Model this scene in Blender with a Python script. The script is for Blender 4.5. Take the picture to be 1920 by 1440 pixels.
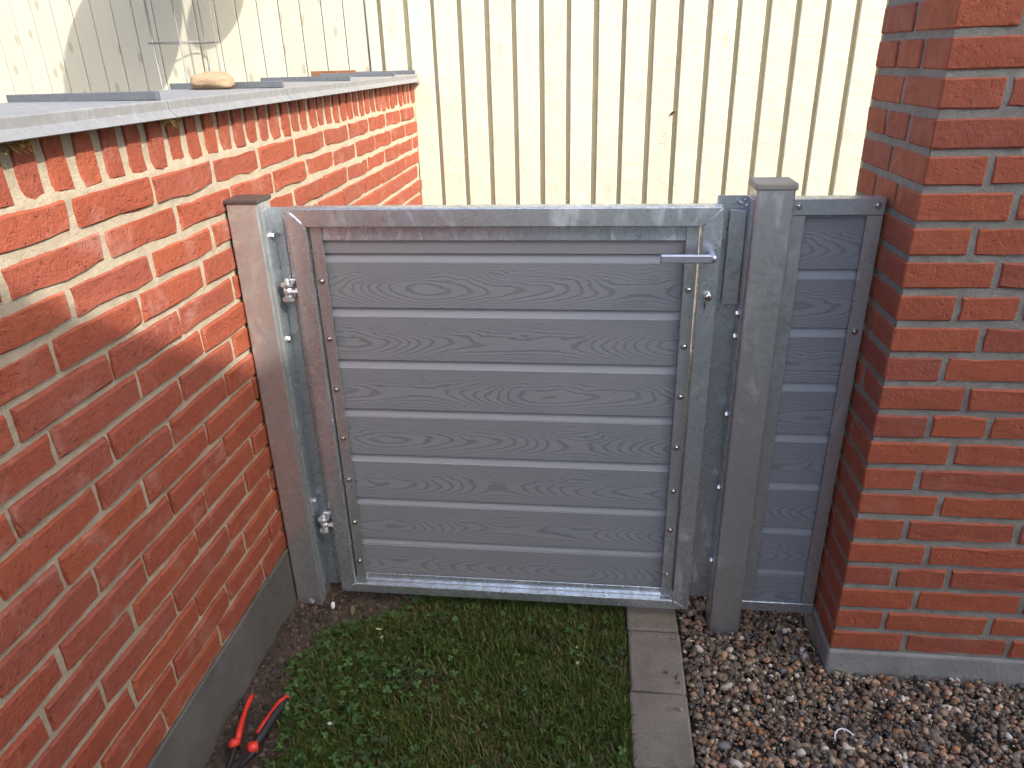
import bpy, bmesh, math, random
import numpy as np
from mathutils import Matrix, Vector, noise as mnoise

random.seed(7)
rng = np.random.default_rng(11)
scene = bpy.context.scene
for o in list(bpy.data.objects):
    bpy.data.objects.remove(o, do_unlink=True)
C = scene.collection

# ------------------------------------------------------------------ camera
cam_d = bpy.data.cameras.new('camera')
cam = bpy.data.objects.new('camera', cam_d)
C.objects.link(cam)
cam_d.sensor_fit = 'HORIZONTAL'
cam_d.sensor_width = 36.0
cam_d.lens = 36.0 * 1370.0 / 1920.0
cam_d.clip_start = 0.02
cam_d.clip_end = 1000.0
R3 = Matrix(((0.99355509, -0.0220372, 0.11118741),
             (0.11046583, 0.40812824, -0.90621667),
             (-0.02540825, 0.91265859, 0.40793224)))
cam.matrix_world = Matrix.Translation((0, 0, 1.446)) @ R3.to_4x4()
scene.camera = cam

# ------------------------------------------------------------------ sky, sun, exposure
SUN = Vector((1.0, -0.8, 1.0)).normalized()          # towards the sun
world = bpy.data.worlds.new('World')
scene.world = world
world.use_nodes = True
wn = world.node_tree
wn.nodes.clear()
w_out = wn.nodes.new('ShaderNodeOutputWorld')
w_bg = wn.nodes.new('ShaderNodeBackground')
w_sky = wn.nodes.new('ShaderNodeTexSky')
w_sky.sky_type = 'NISHITA'
w_sky.sun_disc = False
w_sky.sun_elevation = math.asin(SUN.z)
w_sky.sun_rotation = math.atan2(SUN.x, SUN.y)
w_sky.air_density = 0.8
w_sky.dust_density = 4.0
w_sky.ozone_density = 1.0
w_bg.inputs['Strength'].default_value = 0.15
wn.links.new(w_sky.outputs[0], w_bg.inputs['Color'])
wn.links.new(w_bg.outputs[0], w_out.inputs['Surface'])

sun_d = bpy.data.lights.new('sun', 'SUN')
sun_d.energy = 2.3
sun_d.angle = math.radians(0.6)
sun_d.color = (1.0, 0.93, 0.82)
sun = bpy.data.objects.new('sun', sun_d)
sun.rotation_euler = (-SUN).to_track_quat('-Z', 'Y').to_euler()
sun.location = (4, -4, 6)
C.objects.link(sun)

vs = scene.view_settings
vs.view_transform = 'Standard'
vs.look = 'None'
vs.exposure = 1.40
vs.gamma = 1.0
vs.use_curve_mapping = False
scene.render.engine = 'CYCLES'
scene.cycles.max_bounces = 6
scene.cycles.diffuse_bounces = 4
scene.cycles.glossy_bounces = 3
scene.cycles.transmission_bounces = 2
scene.cycles.use_adaptive_sampling = True
scene.cycles.adaptive_threshold = 0.02
scene.cycles.caustics_reflective = False
scene.cycles.caustics_refractive = False
scene.render.resolution_x = 1024
scene.render.resolution_y = 768


# ------------------------------------------------------------------ helpers: objects
def mesh_from(name, verts, faces, mat=None, smooth=False):
    me = bpy.data.meshes.new(name)
    me.from_pydata([tuple(v) for v in verts], [], faces)
    if mat:
        me.materials.append(mat)
    if smooth:
        me.shade_smooth()
    me.update()
    return me


def big_mesh(name, V, F, mat, col=None, smooth=False):
    """fast mesh from numpy arrays; F is (n,k) with equal k; col per vertex"""
    me = bpy.data.meshes.new(name)
    V = np.asarray(V, dtype=np.float32)
    F = np.asarray(F, dtype=np.int32)
    n, k = F.shape
    me.vertices.add(len(V))
    me.vertices.foreach_set('co', V.ravel())
    me.loops.add(n * k)
    me.loops.foreach_set('vertex_index', F.ravel())
    me.polygons.add(n)
    me.polygons.foreach_set('loop_start', np.arange(0, n * k, k, dtype=np.int32))
    me.polygons.foreach_set('loop_total', np.full(n, k, dtype=np.int32))
    if smooth:
        me.polygons.foreach_set('use_smooth', np.ones(n, dtype=bool))
    me.update(calc_edges=True)
    me.validate()
    if col is not None:
        a = me.color_attributes.new('tint', 'FLOAT_COLOR', 'POINT')
        c4 = np.ones((len(V), 4), dtype=np.float32)
        c4[:, :3] = col
        a.data.foreach_set('color', c4.ravel())
    me.materials.append(mat)
    return me


def put(name, me, parent=None, loc=(0, 0, 0), rot=None):
    o = bpy.data.objects.new(name, me)
    C.objects.link(o)
    o.parent = parent
    o.location = loc
    if rot:
        o.rotation_euler = rot
    return o


def tag(o, label, cat, group=None):
    o['label'] = label
    o['category'] = cat
    if group:
        o['group'] = group
    return o


def thing(name, label, cat, loc=(0, 0, 0), group=None):
    o = bpy.data.objects.new(name, None)
    o.empty_display_size = 0.1
    C.objects.link(o)
    o.location = loc
    return tag(o, label, cat, group)


def bm_mesh(name, bm, mat, smooth=False):
    bmesh.ops.recalc_face_normals(bm, faces=bm.faces)
    me = bpy.data.meshes.new(name)
    bm.to_mesh(me)
    bm.free()
    if mat:
        me.materials.append(mat)
    if smooth:
        me.shade_smooth()
    return me


def bm_box(bm, x0, x1, y0, y1, z0, z1, bev=0.0, seg=1):
    g = bmesh.ops.create_cube(bm, size=1.0)
    vs_ = g['verts']
    for v in vs_:
        v.co = Vector((x0 + (v.co.x + .5) * (x1 - x0), y0 + (v.co.y + .5) * (y1 - y0), z0 + (v.co.z + .5) * (z1 - z0)))
    if bev > 0:
        es = list({e for v in vs_ for e in v.link_edges})
        bmesh.ops.bevel(bm, geom=es, offset=bev, segments=seg, affect='EDGES', profile=0.5)
    return bm


def box(name, x0, x1, y0, y1, z0, z1, mat, parent=None, bev=0.0, seg=1, origin=None):
    bm = bmesh.new()
    o = origin if origin else (0, 0, 0)
    bm_box(bm, x0 - o[0], x1 - o[0], y0 - o[1], y1 - o[1], z0 - o[2], z1 - o[2], bev, seg)
    return put(name, bm_mesh(name, bm, mat), parent, o)


def bm_prism(bm, poly, y0, y1, bev=0.0, seg=2):
    """polygon in XZ extruded along Y"""
    a = [bm.verts.new((x, y0, z)) for x, z in poly]
    b = [bm.verts.new((x, y1, z)) for x, z in poly]
    n = len(poly)
    bm.faces.new(a)
    bm.faces.new(b[::-1])
    for i in range(n):
        bm.faces.new((a[i], b[i], b[(i + 1) % n], a[(i + 1) % n]))
    if bev > 0:
        es = list({e for v in a + b for e in v.link_edges})
        bmesh.ops.bevel(bm, geom=es, offset=bev, segments=seg, affect='EDGES', profile=0.5)


def prism(name, poly, y0, y1, mat, parent=None, bev=0.0):
    bm = bmesh.new()
    bm_prism(bm, poly, y0, y1, bev)
    return put(name, bm_mesh(name, bm, mat), parent)


def bm_tube(bm, pts, rad, seg=10, cap=True, squash=None):
    """tube along points; rad scalar or list"""
    pts = [Vector(p) for p in pts]
    n = len(pts)
    if not hasattr(rad, '__len__'):
        rad = [rad] * n
    rings = []
    up = None
    for i, p in enumerate(pts):
        t = (pts[min(i + 1, n - 1)] - pts[max(i - 1, 0)]).normalized()
        if up is None:
            up = Vector((0, 0, 1)) if abs(t.z) < .9 else Vector((1, 0, 0))
        s = t.cross(up).normalized()
        u = s.cross(t).normalized()
        up = u
        sx, sy = squash[i] if squash else (1, 1)
        rings.append([bm.verts.new(p + s * math.cos(2 * math.pi * k / seg) * rad[i] * sx + u * math.sin(2 * math.pi * k / seg) * rad[i] * sy) for k in range(seg)])
    for a, b in zip(rings, rings[1:]):
        for k in range(seg):
            bm.faces.new((a[k], a[(k + 1) % seg], b[(k + 1) % seg], b[k]))
    if cap:
        bm.faces.new(rings[0])
        bm.faces.new(rings[-1][::-1])


def tube(name, pts, rad, mat, parent=None, seg=10, smooth=True, squash=None):
    bm = bmesh.new()
    bm_tube(bm, pts, rad, seg, True, squash)
    return put(name, bm_mesh(name, bm, mat, smooth), parent)


def stuff(o, label, cat):
    tag(o, label, cat)
    o['kind'] = 'stuff'
    return o


def struct(o):
    o['kind'] = 'structure'
    return o


# ------------------------------------------------------------------ helpers: materials
class NT:
    def __init__(self, name):
        self.mat = bpy.data.materials.new(name)
        self.mat.use_nodes = True
        self.t = self.mat.node_tree
        self.t.nodes.clear()
        self.out = self.t.nodes.new('ShaderNodeOutputMaterial')
        self.b = self.t.nodes.new('ShaderNodeBsdfPrincipled')
        self.t.links.new(self.b.outputs[0], self.out.inputs['Surface'])

    def n(self, ty):
        return self.t.nodes.new(ty)

    def put(self, sock, val):
        if hasattr(val, 'is_linked') or isinstance(val, bpy.types.NodeSocket):
            self.t.links.new(val, sock)
        elif val is not None:
            if hasattr(sock.default_value, '__len__') and not hasattr(val, '__len__'):
                val = [val] * len(sock.default_value)
            if hasattr(val, '__len__') and len(sock.default_value) == 4 and len(val) == 3:
                val = (*val, 1.0)
            sock.default_value = val

    def math(self, op, a, b=None, c=None, clamp=False):
        m = self.n('ShaderNodeMath')
        m.operation = op
        m.use_clamp = clamp
        self.put(m.inputs[0], a)
        if b is not None:
            self.put(m.inputs[1], b)
        if c is not None:
            self.put(m.inputs[2], c)
        return m.outputs[0]

    def pos(self):
        return self.n('ShaderNodeNewGeometry').outputs['Position']

    def objco(self):
        return self.n('ShaderNodeTexCoord').outputs['Object']

    def rand(self):
        return self.n('ShaderNodeObjectInfo').outputs['Random']

    def scale(self, vec, s):
        m = self.n('ShaderNodeMapping')
        self.put(m.inputs['Vector'], vec)
        m.inputs['Scale'].default_value = s if hasattr(s, '__len__') else (s, s, s)
        return m.outputs[0]

    def vadd(self, a, b):
        m = self.n('ShaderNodeVectorMath')
        m.operation = 'ADD'
        self.put(m.inputs[0], a)
        self.put(m.inputs[1], b)
        return m.outputs[0]

    def noise(self, vec, scale=5, detail=4, rough=.55, dist=0.0, out='Fac'):
        m = self.n('ShaderNodeTexNoise')
        self.put(m.inputs['Vector'], vec)
        m.inputs['Scale'].default_value = scale
        m.inputs['Detail'].default_value = detail
        m.inputs['Roughness'].default_value = rough
        m.inputs['Distortion'].default_value = dist
        return m.outputs[out]

    def voro(self, vec, scale=5, feature='F1', out='Distance', rnd=1.0):
        m = self.n('ShaderNodeTexVoronoi')
        m.feature = feature
        self.put(m.inputs['Vector'], vec)
        m.inputs['Scale'].default_value = scale
        m.inputs['Randomness'].default_value = rnd
        return m.outputs[out]

    def voro2(self, vec, scale):
        m = self.n('ShaderNodeTexVoronoi')
        m.voronoi_dimensions = '2D'
        self.put(m.inputs['Vector'], vec)
        m.inputs['Scale'].default_value = scale
        return m.outputs['Distance']

    def ramp(self, fac, stops, interp='LINEAR'):
        m = self.n('ShaderNodeValToRGB')
        m.color_ramp.interpolation = interp
        e = m.color_ramp.elements
        while len(e) < len(stops):
            e.new(0.5)
        for el, (p, c) in zip(e, stops):
            el.position = p
            el.color = (*c, 1.0) if hasattr(c, '__len__') else (c, c, c, 1.0)
        self.put(m.inputs[0], fac)
        return m.outputs[0]

    def rng(self, fac, a, b, c=0.0, d=1.0):
        m = self.n('ShaderNodeMapRange')
        self.put(m.inputs[0], fac)
        for i, v in enumerate((a, b, c, d)):
            m.inputs[i + 1].default_value = v
        return m.outputs[0]

    def mix(self, fac, a, b, mode='MIX'):
        m = self.n('ShaderNodeMix')
        m.data_type = 'RGBA'
        m.blend_type = mode
        self.put(m.inputs[0], fac)
        self.put(m.inputs[6], a)
        self.put(m.inputs[7], b)
        return m.outputs[2]

    def sep(self, vec):
        m = self.n('ShaderNodeSeparateXYZ')
        self.put(m.inputs[0], vec)
        return m.outputs

    def comb(self, x, y, z):
        m = self.n('ShaderNodeCombineXYZ')
        for i, v in enumerate((x, y, z)):
            self.put(m.inputs[i], v)
        return m.outputs[0]

    def bump(self, h, strength=.5, dist=.002, prev=None):
        m = self.n('ShaderNodeBump')
        m.inputs['Strength'].default_value = strength
        m.inputs['Distance'].default_value = dist
        self.put(m.inputs['Height'], h)
        if prev is not None:
            self.t.links.new(prev, m.inputs['Normal'])
        return m.outputs[0]

    def done(self, color, rough=.8, metal=0.0, normal=None, spec=None):
        self.put(self.b.inputs['Base Color'], color)
        self.put(self.b.inputs['Roughness'], rough)
        self.put(self.b.inputs['Metallic'], metal)
        if spec is not None:
            self.b.inputs['Specular IOR Level'].default_value = spec
        if normal is not None:
            self.t.links.new(normal, self.b.inputs['Normal'])
        return self.mat


def mat_brick(name, c0, c1, c2, c3, lime=0.5, fine=1.0):
    k = NT(name)
    p = k.pos()
    r = k.rand()
    base = k.ramp(r, [(0.0, c0), (0.3, c1), (0.55, c2), (.8, c1), (1.0, c3)])
    n1 = k.noise(p, 28, 5, .6)
    base = k.mix(k.rng(n1, .35, .75), base, k.mix(.35, base, (.22, .05, .03)))
    n2 = k.noise(k.vadd(p, k.comb(k.math('MULTIPLY', r, 9.0), 0, 0)), 9, 4, .65, .4)
    limef = k.math('MULTIPLY', k.rng(n2, .56, .78), lime, clamp=True)
    speck = k.math('MULTIPLY', k.rng(k.voro(p, 210), .10, .04), .55, clamp=True)
    base = k.mix(limef, base, (.50, .31, .26))
    base = k.mix(speck, base, (.52, .36, .28))
    dark = k.rng(k.noise(p, 60, 3, .7), .61, .74)
    base = k.mix(k.math('MULTIPLY', dark, .5), base, (.12, .04, .03))
    pit = k.rng(k.noise(p, 75, 3, .6), .60, .72)
    b1 = k.bump(k.math('SUBTRACT', k.noise(p, 90, 4, .7), k.math('MULTIPLY', pit, .5)), min(1.0, .55 * fine), .005)
    b2 = k.bump(k.rng(k.voro(p, 130), .0, .25), .35 * fine, .002, b1)
    return k.done(base, k.rng(n1, .3, .7, .62, .9), normal=b2, spec=.35)


def mat_mortar(name, c0, c1, spk):
    k = NT(name)
    p = k.pos()
    n = k.noise(p, 35, 6, .65)
    c = k.ramp(n, [(.3, c0), (.7, c1)])
    g = k.noise(p, 480, 3, .7)
    c = k.mix(k.math('MULTIPLY', k.rng(g, .60, .74), .7, clamp=True), c, spk)
    c = k.mix(k.math('MULTIPLY', k.rng(g, .42, .28), .5, clamp=True), c, (.70, .66, .57))
    b1 = k.bump(k.noise(p, 160, 5, .75), .8, .006)
    b2 = k.bump(g, .6, .002, b1)
    return k.done(c, .93, normal=b2, spec=.2)


def mat_zinc(name, base=.55, rough=(.34, .55), tint=(1.0, 1.01, 1.0), stain=.35, metal=1.0, reflect_streak=0.0, con=1.0):
    k = NT(name)
    p = k.pos()
    wob = k.vadd(p, k.scale(k.noise(p, 40, 2, .5, out='Color'), .02))
    spv = k.sep(k.voro(wob, 110, out='Color'))[0]
    n = k.noise(p, 9, 5, .68, .8)
    n2 = k.noise(k.scale(p, (1, 1, .3)), 34, 4, .65, .5)
    lo = tuple(base * (1 - .30 * con) * t for t in tint)
    hi = tuple(base * (1 + .20 * con) * t for t in tint)
    f = k.math('ADD', k.math('MULTIPLY', spv, .34), k.math('ADD', k.math('MULTIPLY', n, .36), k.math('MULTIPLY', n2, .30)))
    c = k.mix(k.rng(f, .28, .70), lo, hi)
    # white zinc bloom, run marks and handling smears
    ws = k.noise(k.scale(p, (1.0, 1.0, .33)), 17, 5, .72, 1.5)
    big = k.rng(k.noise(p, 3.1, 3, .5), .42, .62)
    wf = k.math('MULTIPLY', k.math('MULTIPLY', k.rng(ws, .52, .68), big), stain, clamp=True)
    c = k.mix(wf, c, (.74, .79, .82))
    if reflect_streak > 0:
        st = k.noise(k.scale(p, (110, 110, 7)), 1.0, 3, .7, .3)
        c = k.mix(k.math('MULTIPLY', k.rng(st, .5, .68), .55), c, (.80, .88, .98))  # bluish-white streaks put reflections into the band's colour
    dk = k.rng(k.noise(p, 24, 5, .7, .4), .60, .72)
    c = k.mix(k.math('MULTIPLY', dk, .22 * con), c, tuple(base * .4 * t for t in tint))
    sc = k.noise(k.scale(p, (5, 5, 210)), 1.0, 4, .8, .2)
    scf = k.math('MULTIPLY', k.rng(sc, .68, .73), .6, clamp=True)
    c = k.mix(scf, c, (.85, .88, .90))
    rr_ = k.rng(f, .3, .7, rough[1], rough[0])
    rr_ = k.math('ADD', rr_, k.math('MULTIPLY', wf, .25))
    b = k.bump(k.math('ADD', n2, k.math('MULTIPLY', spv, .12)), .10, .004)
    if reflect_streak > 0:
        b = k.bump(st, reflect_streak, .003, b)
    m = k.math('MULTIPLY', k.math('SUBTRACT', 1.0, k.math('MULTIPLY', wf, .8)), metal)
    return k.done(c, rr_, m, b)


def mat_board(name):
    """grey composite board with embossed cathedral grain"""
    k = NT(name)
    o = k.objco()
    x, y, z = k.sep(o)
    r = k.rand()
    v = k.math('DIVIDE', z, .057)
    u = k.math('ADD', x, k.math('MULTIPLY', r, 13.7))
    nz = k.noise(k.comb(k.math('MULTIPLY', u, 7.0), k.math('MULTIPLY', r, 31.0), k.math('MULTIPLY', z, 22.0)), 1.0, 3, .5)
    fine = k.noise(k.comb(k.math('MULTIPLY', u, 60.0), 0, k.math('MULTIPLY', z, 700.0)), 1.0, 3, .6)
    nv = k.math('ADD', v, k.math('MULTIPLY', k.math('SUBTRACT', nz, .5), .55))
    nv = k.math('ADD', nv, .18)
    v2 = k.math('MULTIPLY', nv, nv)
    cu = k.math('COSINE', k.math('MULTIPLY', u, 2 * math.pi / .88))
    cu2 = k.math('COSINE', k.math('MULTIPLY', u, 2 * math.pi / .37))
    val = k.math('ADD', k.math('MULTIPLY', v2, 1.25), k.math('MULTIPLY', cu, .62))
    val = k.math('ADD', val, k.math('MULTIPLY', cu2, .12))
    val = k.math('ADD', val, k.math('MULTIPLY', nz, .35))
    val = k.math('ADD', val, k.math('MULTIPLY', fine, .05))
    s = k.math('SINE', k.math('MULTIPLY', val, 2 * math.pi * 6.4))
    line = k.rng(s, .35, .85)
    line = k.math('MULTIPLY', line, k.rng(fine, .25, .6, .55, 1.0))
    c = k.mix(k.math('MULTIPLY', line, .62), (.262, .284, .304), (.122, .133, .144))
    c = k.mix(k.math('MULTIPLY', k.rng(fine, .45, .7), .28), c, (.165, .174, .183))
    wp = k.pos()
    wz = k.sep(wp)[2]
    spl = k.math('MULTIPLY', k.rng(k.noise(wp, 85, 3, .7), .56, .68), k.rng(wz, .42, .08, 0.0, .55))
    tone = k.noise(wp, 4.0, 3, .5)
    c = k.mix(k.rng(tone, .35, .65, 0.0, .16), c, (.34, .345, .35))
    # smooth top tongue without grain, painted lighter for the sky it faces
    smooth = k.rng(z, .0565, .0585)
    c = k.mix(smooth, c, (.335, .360, .385))
    c = k.mix(k.math('MULTIPLY', spl, .5), c, (.16, .13, .10))
    hgt = k.math('MULTIPLY', k.math('SUBTRACT', 1.0, smooth), k.math('ADD', line, k.math('MULTIPLY', fine, .5)))
    b = k.bump(hgt, .35, -.0015)
    return k.done(c, k.rng(fine, .3, .7, .52, .68), normal=b, spec=.4)


def mat_fence(name, c0, c1, sawn=True):
    k = NT(name)
    o = k.objco()
    r = k.rand()
    off = k.comb(k.math('MULTIPLY', r, 13.0), k.math('MULTIPLY', r, 7.0), k.math('MULTIPLY', r, 29.0))
    p = k.vadd(o, off)
    base = k.mix(r, c0, c1)
    g = k.noise(k.scale(p, (55, 55, 3.2)), 1.0, 5, .6, .8)
    base = k.mix(k.math('MULTIPLY', k.rng(g, .5, .8), .12), base, (.55, .47, .32))
    px_, py_, pz_ = k.sep(p)
    kn = k.voro2(k.comb(k.math('MULTIPLY', px_, 6.0 if not sawn else 4.0), k.math('MULTIPLY', pz_, 2.6 if not sawn else 1.6), 0), 1.35)
    knot = k.rng(kn, .105, .055)
    ring = k.math('SINE', k.math('MULTIPLY', kn, 130.0))
    if sawn:
        saw = k.noise(k.scale(p, (7, 7, 150)), 1.0, 4, .65, .4)
        rough = k.noise(p, 85, 4, .7)
        patch = k.rng(k.noise(p, 9, 3, .6), .42, .62)
        h = k.math('ADD', k.math('MULTIPLY', saw, .6), k.math('MULTIPLY', k.math('MULTIPLY', rough, patch), 1.1))
        h = k.math('ADD', h, k.math('MULTIPLY', k.math('MULTIPLY', k.rng(kn, .28, .05), ring), .10))
        b = k.bump(h, .55, .005)
        base = k.mix(k.math('MULTIPLY', knot, .22), base, (.40, .34, .24))
        base = k.mix(k.math('MULTIPLY', k.rng(rough, .62, .75), .10), base, (.36, .32, .23))
        base = k.mix(k.math('MULTIPLY', k.rng(k.noise(p, 40, 4, .7), .68, .78), .16), base, (.42, .36, .25))
    else:
        h = k.math('ADD', g, k.math('MULTIPLY', k.math('MULTIPLY', k.rng(kn, .22, .05), ring), .3))
        b = k.bump(h, .25, .002)
        base = k.mix(k.math('MULTIPLY', knot, .62), base, (.30, .27, .20))
        base = k.mix(k.math('MULTIPLY', k.rng(g, .3, .62), .10), base, (.5, .46, .38))
    return k.done(base, .72, normal=b, spec=.3)


def mat_tint(name, rough=.8, spec=.3, vary=.35, transl=0.0):
    k = NT(name)
    a = k.n('ShaderNodeVertexColor')
    a.layer_name = 'tint'
    n = k.noise(k.pos(), 260, 3, .7)
    c = k.mix(k.math('MULTIPLY', k.rng(n, .35, .7), vary), a.outputs[0], k.mix(.55, a.outputs[0], (.03, .03, .02)))
    b = k.bump(k.noise(k.pos(), 420, 3, .6), .35, .0012)
    m = k.done(c, rough, normal=b if transl == 0 else None, spec=spec)
    if transl > 0:
        k.b.inputs['Transmission Weight'].default_value = 0.0
        tr = k.n('ShaderNodeBsdfTranslucent')
        k.put(tr.inputs[0], c)
        mx = k.n('ShaderNodeMixShader')
        mx.inputs[0].default_value = transl
        k.t.links.new(k.b.outputs[0], mx.inputs[1])
        k.t.links.new(tr.outputs[0], mx.inputs[2])
        k.t.links.new(mx.outputs[0], k.out.inputs['Surface'])
    return m


def mat_concrete(name, c0, c1, grain=1.0, spk=.5):
    k = NT(name)
    p = k.pos()
    n = k.noise(p, 11, 6, .65, .5)
    c = k.ramp(n, [(.3, c0), (.7, c1)])
    g = k.noise(p, 330, 3, .7)
    c = k.mix(k.math('MULTIPLY', k.rng(g, .60, .7), spk, clamp=True), c, tuple(min(1, x * 1.9) for x in c1))
    c = k.mix(k.math('MULTIPLY', k.rng(g, .42, .3), spk, clamp=True), c, tuple(x * .45 for x in c0))
    st = k.rng(k.noise(p, 23, 4, .6), .62, .75)
    c = k.mix(k.math('MULTIPLY', st, .45), c, tuple(x * .5 for x in c0))
    b = k.bump(k.noise(p, 70, 6, .7), .5 * grain, .006)
    b = k.bump(g, .5 * grain, .0015, b)
    return k.done(c, .92, normal=b, spec=.2)


def mat_plain(name, col, rough=.6, metal=0.0, bump=.1, vary=.25, sc=60):
    k = NT(name)
    p = k.pos()
    n = k.noise(p, sc, 4, .6)
    c = k.mix(k.math('MULTIPLY', k.rng(n, .35, .7), vary), col, tuple(x * .55 for x in col))
    return k.done(c, k.rng(n, .3, .7, rough * .9, min(1, rough * 1.1)), metal, k.bump(n, bump, .002))


M = {}
M['brick_wall'] = mat_brick('old_red_brick', (.335, .084, .043), (.305, .073, .037), (.29, .080, .050), (.35, .090, .042), .42, 1.6)
M['brick_pillar'] = mat_brick('smooth_red_brick', (.375, .100, .052), (.405, .110, .055), (.325, .092, .060), (.42, .112, .053), .16, 1.2)
M['mortar_wall'] = mat_mortar('sandy_mortar', (.42, .355, .255), (.54, .47, .35), (.24, .20, .14))
M['mortar_pillar'] = mat_mortar('grey_mortar', (.265, .26, .23), (.385, .375, .33), (.11, .11, .10))
M['zinc'] = mat_zinc('galvanised_steel', .66, (.24, .46), (.91, 1.0, 1.06), .60, .82, 0.0, .75)
M['zinc_post'] = mat_zinc('galvanised_post_steel', .56, (.30, .50), (.97, 1.0, 1.0), .40, .80, 0.0, .45)
M['zinc_strip'] = mat_zinc('galvanised_strip', .58, (.26, .46), (.94, 1, 1.03), .35, .78, 0.0, .5)
M['zinc_band'] = mat_zinc('bright_galvanised_band', .80, (.14, .28), (.88, 1.0, 1.12), .5, .7, .5)
M['zinc_white'] = mat_zinc('cast_galvanised_hinge', .70, (.35, .5), (1, 1, 1), .8)
M['coping'] = mat_zinc('weathered_zinc_sheet', .27, (.45, .6), (.98, 1.0, 1.02), .12, .30, 0.0, .3)
M['seam'] = mat_zinc('dark_zinc_seam', .17, (.45, .6), (.92, 1.0, 1.08), .05, .4, 0.0, .3)
M['alu'] = mat_plain('silver_handle_metal', (.62, .66, .74), .38, .9, .04, .1)
M['chrome'] = mat_plain('polished_lock_metal', (.75, .74, .70), .15, 1.0, .03, .1)
M['screw'] = mat_plain('screw_steel', (.68, .68, .68), .25, 1.0, .05, .2)
M['dark_hole'] = mat_plain('dark_keyhole', (.03, .03, .03), .6)
M['board'] = mat_board('grey_composite_board')
M['smooth_board'] = mat_plain('smooth_composite', (.30, .305, .31), .55, 0, .05, .12, 200)
M['fence'] = mat_fence('cream_sawn_board', (.625, .605, .49), (.575, .558, .45), True)
M['fence_back'] = mat_fence('cream_back_board', (.56, .51, .365), (.52, .47, .335), True)
M['plank'] = mat_fence('cream_knotty_plank', (.58, .55, .445), (.53, .50, .405), False)
M['cap_dark'] = mat_plain('dark_plastic_cap', (.060, .045, .042), .5, 0, .1, .2)
M['cap_grey'] = mat_plain('grey_plastic_cap', (.34, .315, .28), .55, 0, .1, .2)
M['plinth'] = mat_concrete('grey_concrete_plinth', (.092, .087, .078), (.145, .138, .124), 1.2, .5)
M['plinth_p'] = mat_concrete('pale_concrete_plinth', (.235, .24, .232), (.335, .338, .325), 1.2, .5)
M['paver'] = mat_concrete('worn_paving_concrete', (.168, .150, .125), (.255, .232, .196), 1.2, .8)
M['soil'] = mat_concrete('dark_garden_soil', (.052, .038, .028), (.105, .080, .058), 1.6, .6)
M['gravel_bed'] = mat_concrete('gravel_bed_soil', (.09, .072, .056), (.14, .115, .09), 1.4, .5)
M['ground'] = mat_concrete('garden_ground', (.07, .08, .035), (.11, .11, .06), 1.5, .4)
M['pebble'] = mat_tint('gravel_pebbles', .72, .4, .45)
M['grass'] = mat_tint('grass_blades', .6, .3, .15, .25)
M['clover'] = mat_tint('clover_leaves', .55, .35, .12, .2)
M['chip'] = mat_tint('soil_crumbs', .9, .2, .4)
M['stone'] = mat_concrete('tan_field_stone', (.34, .235, .145), (.46, .335, .215), 1.6, .6)
M['wire'] = mat_plain('grey_garden_wire', (.20, .20, .21), .5, .4, .05)
M['red'] = mat_plain('red_grip_plastic', (.78, .05, .032), .38, 0, .04, .15)
M['black'] = mat_plain('black_grip_rubber', (.022, .022, .026), .55, 0, .1, .2)
M['steel_dark'] = mat_plain('blackened_steel', (.09, .09, .09), .42, .8, .1, .2)
M['white_petal'] = mat_plain('white_petal', (.82, .82, .80), .6)
M['yellow'] = mat_plain('yellow_flower_eye', (.75, .55, .05), .7)
M['white_plastic'] = mat_plain('white_plastic', (.80, .82, .86), .4)
M['leaf'] = mat_plain('pale_fallen_leaf', (.26, .28, .10), .7)
M['rust'] = mat_plain('rusty_metal', (.26, .12, .055), .85, .1, .4, .6, 45)
M['straw'] = mat_plain('dry_moss_straw', (.42, .30, .12), .9)
M['render'] = mat_plain('pale_fill_render', (.60, .60, .58), .85)  # unseen building kept pale to bounce neutral fill onto the gate
M['roof'] = mat_plain('red_roof_tile', (.30, .10, .06), .8)
M['shadow_ball'] = mat_plain('pale_ball_cloth', (.7, .68, .62), .8)  # cloth of the added balls that only cast shadows


# ------------------------------------------------------------------ brick meshes
def brick_mesh(w, h, d, seed, mat, rough=1.0):
    """front face in local XZ plane (y=0, facing -Y), ragged rounded arrises, depth d towards +Y"""
    rr = random.Random(seed)
    nx = max(2, int(round(w / .06)))
    nz = max(2, int(round(h / .03))) if h > .08 else 2
    per = []
    for i in range(nx):
        per.append((-w / 2 + w * i / nx, -h / 2))
    for i in range(nz):
        per.append((w / 2, -h / 2 + h * i / nz))
    for i in range(nx):
        per.append((w / 2 - w * i / nx, h / 2))
    for i in range(nz):
        per.append((-w / 2, h / 2 - h * i / nz))
    n = len(per)
    j = lambda s: (rr.random() - .5) * 2 * s * rough
    V, F = [], []
    outer = [(x + j(.0014), z + j(.0014)) for x, z in per]
    V += [(x, d, z) for x, z in outer]
    V += [(x, .0045 + abs(j(.0015)), z) for x, z in outer]
    bev = .0030
    for (x, z), (ox, oz) in zip(outer, per):
        cx = 1 if x < 0 else -1
        cz = 1 if z < 0 else -1
        onx = abs(abs(ox) - w / 2) < 1e-6
        onz = abs(abs(oz) - h / 2) < 1e-6
        bx = bev + j(.0016) if onx else 0
        bz = bev + j(.0016) if onz else 0
        if onx and onz:
            bx *= 1.4
            bz *= 1.4
        V.append((x + cx * bx, j(.0007), z + cz * bz))
    for a in range(2):
        for i in range(n):
            k = (i + 1) % n
            F.append((a * n + i, a * n + k, (a + 1) * n + k, (a + 1) * n + i))
    F.append(tuple(range(2 * n, 3 * n)))
    return mesh_from('brick', V, F, mat)


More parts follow.
